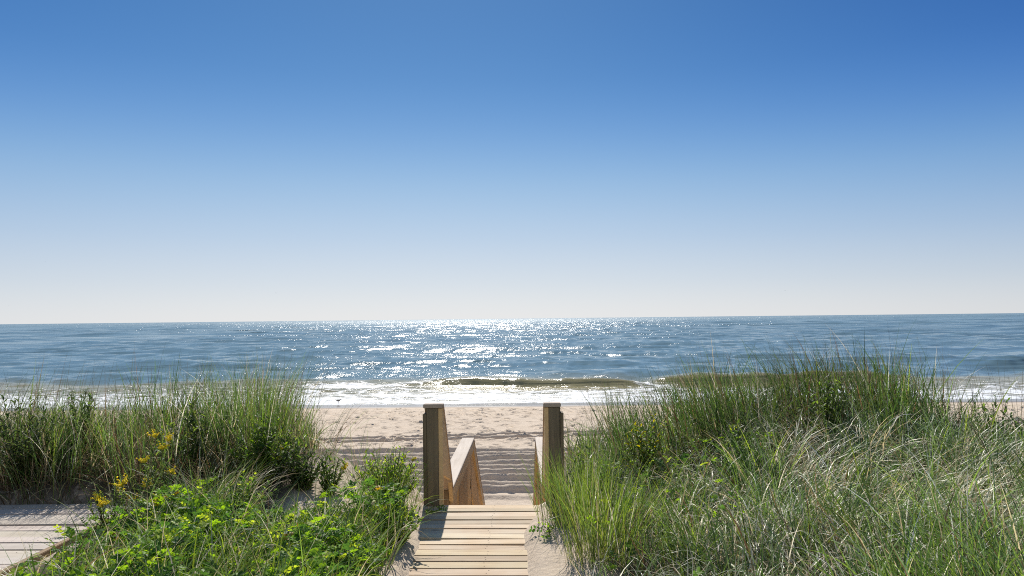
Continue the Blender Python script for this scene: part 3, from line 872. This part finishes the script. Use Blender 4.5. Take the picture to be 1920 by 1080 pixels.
# ---- individual plants
def bush(name, label, cat, x, y, nst, H, spread, llen, lwid, pal, flowers=0, group=None, every=0.022, lean0=0.25, zoff=0.0, flower_frac=0.5, fs=1.0):
    z0 = float(ground(x, y)) - 0.01 + zoff
    t = thing(name, label, cat, (x, y, z0), group)
    sm = MB(); lb, ld, lu, ll, lt = [], [], [], [], []
    heads = []
    for i in range(nst):
        a = rng.uniform(0, 6.283); r = spread * math.sqrt(rng.random())
        h = H * rng.uniform(0.62, 1.0) * (1 - 0.35 * (r / max(spread, 1e-3)) ** 2)
        bx, by = 0.25 * r * math.cos(a), 0.25 * r * math.sin(a)
        tx, ty = r * math.cos(a) + rng.normal(0, .02), r * math.sin(a) + rng.normal(0, .02)
        zb = float(ground(x + bx, y + by)) - z0 - 0.02
        pts = [Vector((bx + (tx - bx) * q ** 1.3, by + (ty - by) * q ** 1.3, zb + (h - zb) * q)) for q in np.linspace(0, 1, 6)]
        sm.tube(pts, [0.0045 * (1 - 0.6 * q) for q in np.linspace(0, 1, 6)], 5, (0.12, 0.12, 0.045))
        s0 = h * 0.12
        L = s0; ph = rng.uniform(0, 6.28)
        while L < h * 0.99:
            q = L / h; kq = q * 5; i0 = min(int(kq), 4); p = pts[i0].lerp(pts[i0 + 1], kq - i0)
            ph += 2.4 + rng.normal(0, .3)
            el = rng.normal(0.35 + 0.55 * q, 0.22)
            lb.append(p); ld.append((math.cos(ph) * math.cos(el), math.sin(ph) * math.cos(el), math.sin(el)))
            lu.append((rng.normal(0, .25), rng.normal(0, .25), 1)); ll.append(llen * rng.uniform(.7, 1.15) * (1 - 0.35 * q))
            c = np.array(pal[rng.integers(len(pal))]) * rng.normal(1, .15)
            lt.append(np.clip(c, .004, .8))
            L += every * rng.uniform(.7, 1.3)
        if flowers and rng.random() < flower_frac:
            heads.append(pts[5])
    sm.build('stem', M_stem, t, smooth=True)
    ll = np.array(ll)
    V, Q, T = leaves(np.array([tuple(b) for b in lb]), np.array(ld), np.array(lu), ll, ll * lwid, np.array(lt), 0.3, 0.25)
    mesh_np('foliage', V, Q, M_leaf, parent=t, tint=T)
    for hd in heads[:flowers]:
        f = MB()
        for j in range(int(15 * fs)):                                    # small branching sprays of florets
            a = rng.uniform(0, 6.283); e = rng.uniform(0.25, 1.3); ln = rng.uniform(.03, .105) * fs
            tip = hd + Vector((math.cos(a) * math.cos(e), math.sin(a) * math.cos(e), math.sin(e))) * ln
            for q in range(7):
                c = hd.lerp(tip, (q + 1) / 7) + Vector(rng.normal(0, .004, 3))
                s = rng.uniform(.005, .0085)
                u = Vector(rng.normal(0, 1, 3)).normalized()
                v = u.orthogonal().normalized(); w = u.cross(v)
                tn = tuple(np.clip(np.array((0.70, 0.60, 0.05)) * rng.normal(1, .18), .01, .9))
                f.add([c + u * s, c - u * s, c + v * s, c - v * s, c + w * s, c - w * s],
                      [(0, 2, 4), (0, 4, 3), (0, 3, 5), (0, 5, 2), (1, 4, 2), (1, 3, 4), (1, 5, 3), (1, 2, 5)], tn)
        f.build('flower_head', M_flower, t)
    return t

PA = [(0.085, 0.155, 0.028), (0.055, 0.11, 0.022), (0.14, 0.21, 0.04)]
PB = [(0.05, 0.085, 0.022), (0.035, 0.065, 0.018), (0.075, 0.11, 0.03)]
rng = np.random.default_rng(106)
GG = 'seaside goldenrods around the side deck'
bush('goldenrod', 'tall goldenrod with a yellow flower cluster in front of the left grass mound', 'goldenrod', at(290, 5.7), 5.7, 12, 0.82, 0.11, 0.080, 0.26, PA, 5, GG, flower_frac=0.6, fs=0.8)
bush('goldenrod', 'goldenrod with yellow flowers leaning over the corner of the grey side deck', 'goldenrod', at(188, 5.6), 5.6, 16, 0.44, 0.18, 0.075, 0.26, PA, 4, GG, flower_frac=0.5, fs=0.8)
bush('goldenrod', 'dark leafy goldenrod just right of the flowers at the side deck corner', 'goldenrod', at(250, 5.5), 5.5, 30, 0.52, 0.26, 0.075, 0.28, PB + PA, 3, GG, flower_frac=0.1)
bush('goldenrod', 'goldenrod with small yellow buds at the seaward tip of the left mound', 'goldenrod', at(560, 6.5), 6.5, 50, 0.54, 0.28, 0.085, 0.30, PA + PB, 2, GG, flower_frac=0.1, fs=0.45)
bush('goldenrod', 'small goldenrod standing alone on the sand between the left mound and the post', 'goldenrod', at(612, 6.4), 6.4, 26, 0.44, 0.17, 0.085, 0.30, PA, 2, GG, flower_frac=0.2, fs=0.5)
bush('goldenrod', 'dense bright green goldenrod close beside the left railing post', 'goldenrod', at(726, 6.0), 6.0, 95, 0.58, 0.31, 0.080, 0.26, [LEAFA, LEAFC, (0.13, 0.23, 0.035)], 2, GG, flower_frac=0.06, fs=0.5)
bush('green_shrub', 'dark leafy shrub at the far left end of the grass mound', 'shrub', at(38, 6.6), 6.6, 34, 1.00, 0.32, 0.090, 0.32, PB)
bush('green_shrub', 'second leafy shrub from the left, half hidden in the grass of the left mound', 'shrub', at(140, 7.0), 7.0, 26, 0.92, 0.28, 0.085, 0.32, PB + PA)
bush('green_shrub', 'leafy shrub poking out of the top of the left mound below the tall grass', 'shrub', at(368, 6.9), 6.9, 34, 0.86, 0.42, 0.095, 0.34, PA + PB)
bush('green_shrub', 'rounded green shrub on the sunny tip of the left mound beside the tall grass', 'shrub', at(495, 6.6), 6.6, 60, 0.72, 0.40, 0.085, 0.36, PA + [LEAFA])
bush('green_shrub', 'dark green shrub low in the middle of the foreground leaves below the left mound', 'shrub', at(585, 5.0), 5.0, 30, 0.34, 0.26, 0.07, 0.40, PB + PA)
BR = [LEAFA, LEAFC, LEAFB, (0.13, 0.23, 0.035)]
bush('leafy_bush', 'rounded yellow green bush rising out of the foreground leaves right of the tall goldenrod', 'bush', at(440, 5.55), 5.55, 42, 0.50, 0.28, 0.062, 0.5, BR, every=.018)
bush('leafy_bush', 'bright leafy bush at the edge of the grey side deck below the yellow flowers', 'bush', at(215, 4.9), 4.9, 36, 0.36, 0.26, 0.060, 0.5, BR, every=.018)
bush('leafy_bush', 'bright low bush with round leaves hugging the left edge of the boardwalk', 'bush', at(735, 5.0), 5.0, 40, 0.36, 0.26, 0.060, 0.5, BR, every=.018)
bush('leafy_bush', 'bright round-leaved bush at the bottom of the picture amid the ground cover', 'bush', at(470, 4.2), 4.2, 46, 0.44, 0.34, 0.060, 0.5, BR, every=.018)
bush('green_shrub', 'bright leafy shrub right behind the right railing post', 'shrub', at(1100, 6.2), 6.2, 34, 0.48, 0.22, 0.080, 0.36, PA)
bush('green_shrub', 'green shrub with yellowish tips half sunk in grass on the slope of the right dune', 'shrub', at(1205, 6.5), 6.5, 34, 0.74, 0.26, 0.085, 0.30, PA + [(0.30, 0.28, 0.03)])
bush('green_shrub', 'leafy shrub standing in the crest of the right dune', 'shrub', at(1540, 6.7), 6.7, 30, 0.80, 0.30, 0.090, 0.30, PA + PB)
bush('green_shrub', 'leafy green shrub in the grass half way up the right dune', 'shrub', at(1390, 6.0), 6.0, 34, 0.62, 0.30, 0.085, 0.32, PA + PB)
bush('green_shrub', 'low green shrub at the right end of the right dune crest', 'shrub', at(1850, 6.8), 6.8, 34, 0.66, 0.42, 0.085, 0.32, PA)

rng = np.random.default_rng(107)
def sprig(label, x, y, n, L, seed_z=0.0):
    z0 = float(ground(x, y)) + seed_z
    t = thing('beach_pea_sprig', label, 'plant', (x, y, z0))
    az = rng.uniform(0, 6.28, n)
    base = np.zeros((n, 3)); base[:, 2] = rng.uniform(0.0, 0.12, n); base[:, :2] = rng.normal(0, .05, (n, 2))
    pal = np.array([LEAFA, LEAFB]); V, Q, T = join(pinnate(base, az, rng.uniform(.1, .8, n), np.full(n, L), 4, np.full(n, .03), pal[rng.integers(0, 2, n)]))
    mesh_np('foliage', V, Q, M_leaf, parent=t, tint=T)
    m = MB()
    for b, a in zip(base, az):
        m.tube([(b[0] * .3, b[1] * .3, -0.02), tuple(b), (b[0] + math.cos(a) * L * .8, b[1] + math.sin(a) * L * .8, b[2] + L * .35)], 0.0016, 4, (0.10, 0.12, 0.04))
    m.build('stem', M_stem, t)
sprig('small sprig of dark round leaves on the sand at the right edge of the boardwalk', at(1022, 5.2), 5.2, 8, .11)
sprig('small leafy sprig in the shade at the foot of the left post', at(806, 6.02), 6.02, 6, .09, 0.01)
sprig('little green sprig lying on the planks of the grey side deck', at(98, 5.45), 5.45, 5, .09, 0.07)

# ---- tufts of grass that stand out singly
rng = np.random.default_rng(108)
def tuft(label, x, y, n, Lr, mixw, spread, curl=0.5, W=0.005, lean=.2, wind=None):
    z0 = float(ground(x, y)) - 0.02
    t = thing('grass_tuft', label, 'grass tuft', (x, y, z0), 'single tufts of beach grass')
    p = rng.normal(0, spread, (n, 2))
    b = np.column_stack([p, ground(p[:, 0] + x, p[:, 1] + y) - z0 - .02])
    az = np.arctan2(p[:, 1], p[:, 0]) + rng.normal(0, .6, n)
    if wind is not None: az = np.where(rng.random(n) < .6, wind + rng.normal(0, .5, n), az)
    pick = rng.choice(len(PAL), n, p=np.array(mixw) / sum(mixw))
    V, Q, T = blades(b, rng.uniform(*Lr, n), az, np.abs(rng.normal(lean, .12, n)), np.abs(rng.normal(curl, .35, n)), np.full(n, W), np.clip(np.array(PAL)[pick] * rng.normal(1, .16, (n, 1)), .004, .8))
    mesh_np('blades', V, Q, M_grass, parent=t, tint=T)
    return t
tuft('bright green grass tuft in front of the right railing post at the boardwalk edge', at(1068, 5.5), 5.5, 420, (.40, .68), (6, 2, 1, 5, .6, .4, .2), .10, .35)
tuft('tall green grass tuft at the bottom of the picture right of the boardwalk', at(1125, 4.6), 4.6, 420, (.50, .85), (6, 2, 1, 5, .8, .5, .4), .12, .4)
tuft('fine light green grass tuft in front of the leafy plant beside the left post', at(712, 5.9), 5.9, 420, (.28, .46), (4, 1, 3, 5, 1, .6, .2), .13, .35, .004)
tuft('tall upright grass tuft on the highest part of the left mound', at(465, 7.0), 7.0, 460, (.82, 1.22), (5, 5, 2, 1, .6, .3, .3), .20, .25, .0055, .12)
tuft('pale bleached grass tuft behind the left goldenrod flowers', at(400, 5.75), 5.75, 300, (.45, .72), (2, 1, 2, 2, 3, 3, .4), .13, .95, .0045, .35, 0.2)
tuft('wispy brown grass tuft leaning left on the sand beside the left post', at(690, 7.0), 7.0, 70, (.55, .9), (1, 2, 1, .5, 1.5, .3, 2), .16, .7, .0050, .35)
tuft('thin dark grass tuft standing on the sand at the tip of the left mound', at(585, 7.3), 7.3, 70, (.6, .95), (1, 2, 1, .5, 1.5, .3, 2), .14, .6, .0050, .35)

# ------------------------------------------------------------------ birds
def ellip(mb, c, r, rot=0.0, n=10, m=7, tint=(1, 1, 1)):
    vs, fs = [], []
    Mx = Matrix.Rotation(rot, 3, 'Y')
    for i in range(m + 1):
        th = math.pi * i / m
        for j in range(n):
            p = 2 * math.pi * j / n
            v = Mx @ Vector((r[0] * math.cos(th), r[1] * math.sin(th) * math.cos(p), r[2] * math.sin(th) * math.sin(p)))
            vs.append(Vector(c) + v)
    for i in range(m):
        for j in range(n):
            fs.append((i * n + j, i * n + (j + 1) % n, (i + 1) * n + (j + 1) % n, (i + 1) * n + j))
    mb.add(vs, fs, tint)

bd = 39.4; bx_ = at(632, bd)
t = thing('shorebird', 'small dark shorebird standing at the edge of the foam on the left', 'bird', (bx_, bd, SEA + 0.005))
bm = bmesh.new()
# one continuous body along x: tail, belly, breast, neck, head (radii and heights)
ring = [(-0.17, .150, .004), (-0.12, .150, .022), (-0.06, .145, .048), (0.0, .145, .058), (0.06, .160, .050), (0.095, .185, .030), (0.115, .205, .024), (0.135, .215, .027), (0.155, .215, .018), (0.165, .213, .004)]
rows = []
for x, z, r in ring:
    rows.append([bm.verts.new((x, r * 0.9 * math.cos(a), z + r * math.sin(a))) for a in np.linspace(0, 2 * math.pi, 10, endpoint=False)])
for a, b in zip(rows, rows[1:]):
    for j in range(10): bm.faces.new((a[j], a[(j + 1) % 10], b[(j + 1) % 10], b[j]))
bm.faces.new(rows[0][::-1]); bm.faces.new(rows[-1])
me = bpy.data.meshes.new('body'); bm.to_mesh(me); bm.free(); me.materials.append(M_bird)
me.polygons.foreach_set('use_smooth', [True] * len(me.polygons))
o = bpy.data.objects.new('body', me); C.objects.link(o); o.parent = t
m = MB(); m.tube([(0.160, 0, .214), (0.215, 0, .203)], [.006, .002], 5); m.build('beak', M_beak, t)
for y in (-.018, .018):
    m = MB(); m.tube([(0.01, y, .11), (-0.005, y, .055), (0.005, y, 0.0), (0.03, y, -.003)], [.006, .004, .004, .003], 5); m.build('leg', M_beak, t)

def gull(label, u, v, d, span, bank, head):
    hz = HY + (960 - u) * math.tan(ROLL)
    t = thing('gull', label, 'bird', (at(u, d), d, CAM_H + (hz - v) * d / F), 'gulls far off in the sky')
    t.rotation_euler = (0, bank, head)
    bm = bmesh.new()
    rows = []
    for y, r in ((-.24, .01), (-.12, .055), (0, .07), (.12, .05), (.2, .035), (.25, .01)):
        rows.append([bm.verts.new((r * math.cos(a), y, r * math.sin(a))) for a in np.linspace(0, 2 * math.pi, 8, endpoint=False)])
    for a, b in zip(rows, rows[1:]):
        for j in range(8): bm.faces.new((a[j], a[(j + 1) % 8], b[(j + 1) % 8], b[j]))
    bm.faces.new(rows[0][::-1]); bm.faces.new(rows[-1])
    for s in (-1, 1):
        prof = [(0.05, .02, .20), (.28, .16, .18), (.62, .08, .05)]
        lo = []
        for x, z, c in prof:
            x = x * span / 1.24
            lo.append([bm.verts.new((s * x, .06 - c * .2, z)), bm.verts.new((s * x, .06 - c, z)), bm.verts.new((s * x, .06 - c * .6, z + .012))])
        for a, b in zip(lo, lo[1:]):
            for j in range(3): bm.faces.new((a[j], a[(j + 1) % 3], b[(j + 1) % 3], b[j]))
    bmesh.ops.recalc_face_normals(bm, faces=bm.faces)
    me = bpy.data.meshes.new('body'); bm.to_mesh(me); bm.free(); me.materials.append(M_gull)
    o = bpy.data.objects.new('body', me); C.objects.link(o); o.parent = t
gull('gull highest in the sky near the left edge', 78, 490, 380, 1.2, 0.2, 0.5)
gull('gull flying low above the horizon left of the sun glitter', 516, 549, 400, 1.3, -0.15, -0.8)
gull('gull flying low above the horizon on the right', 1470, 545, 400, 1.2, 0.1, 1.2)
gull('faint gull above the horizon, left of the one beside the glitter', 364, 553, 520, 1.1, 0.3, 0.2)
gull('gull nearest the left edge just above the horizon', 8, 572, 520, 1.2, -0.2, 0.9)
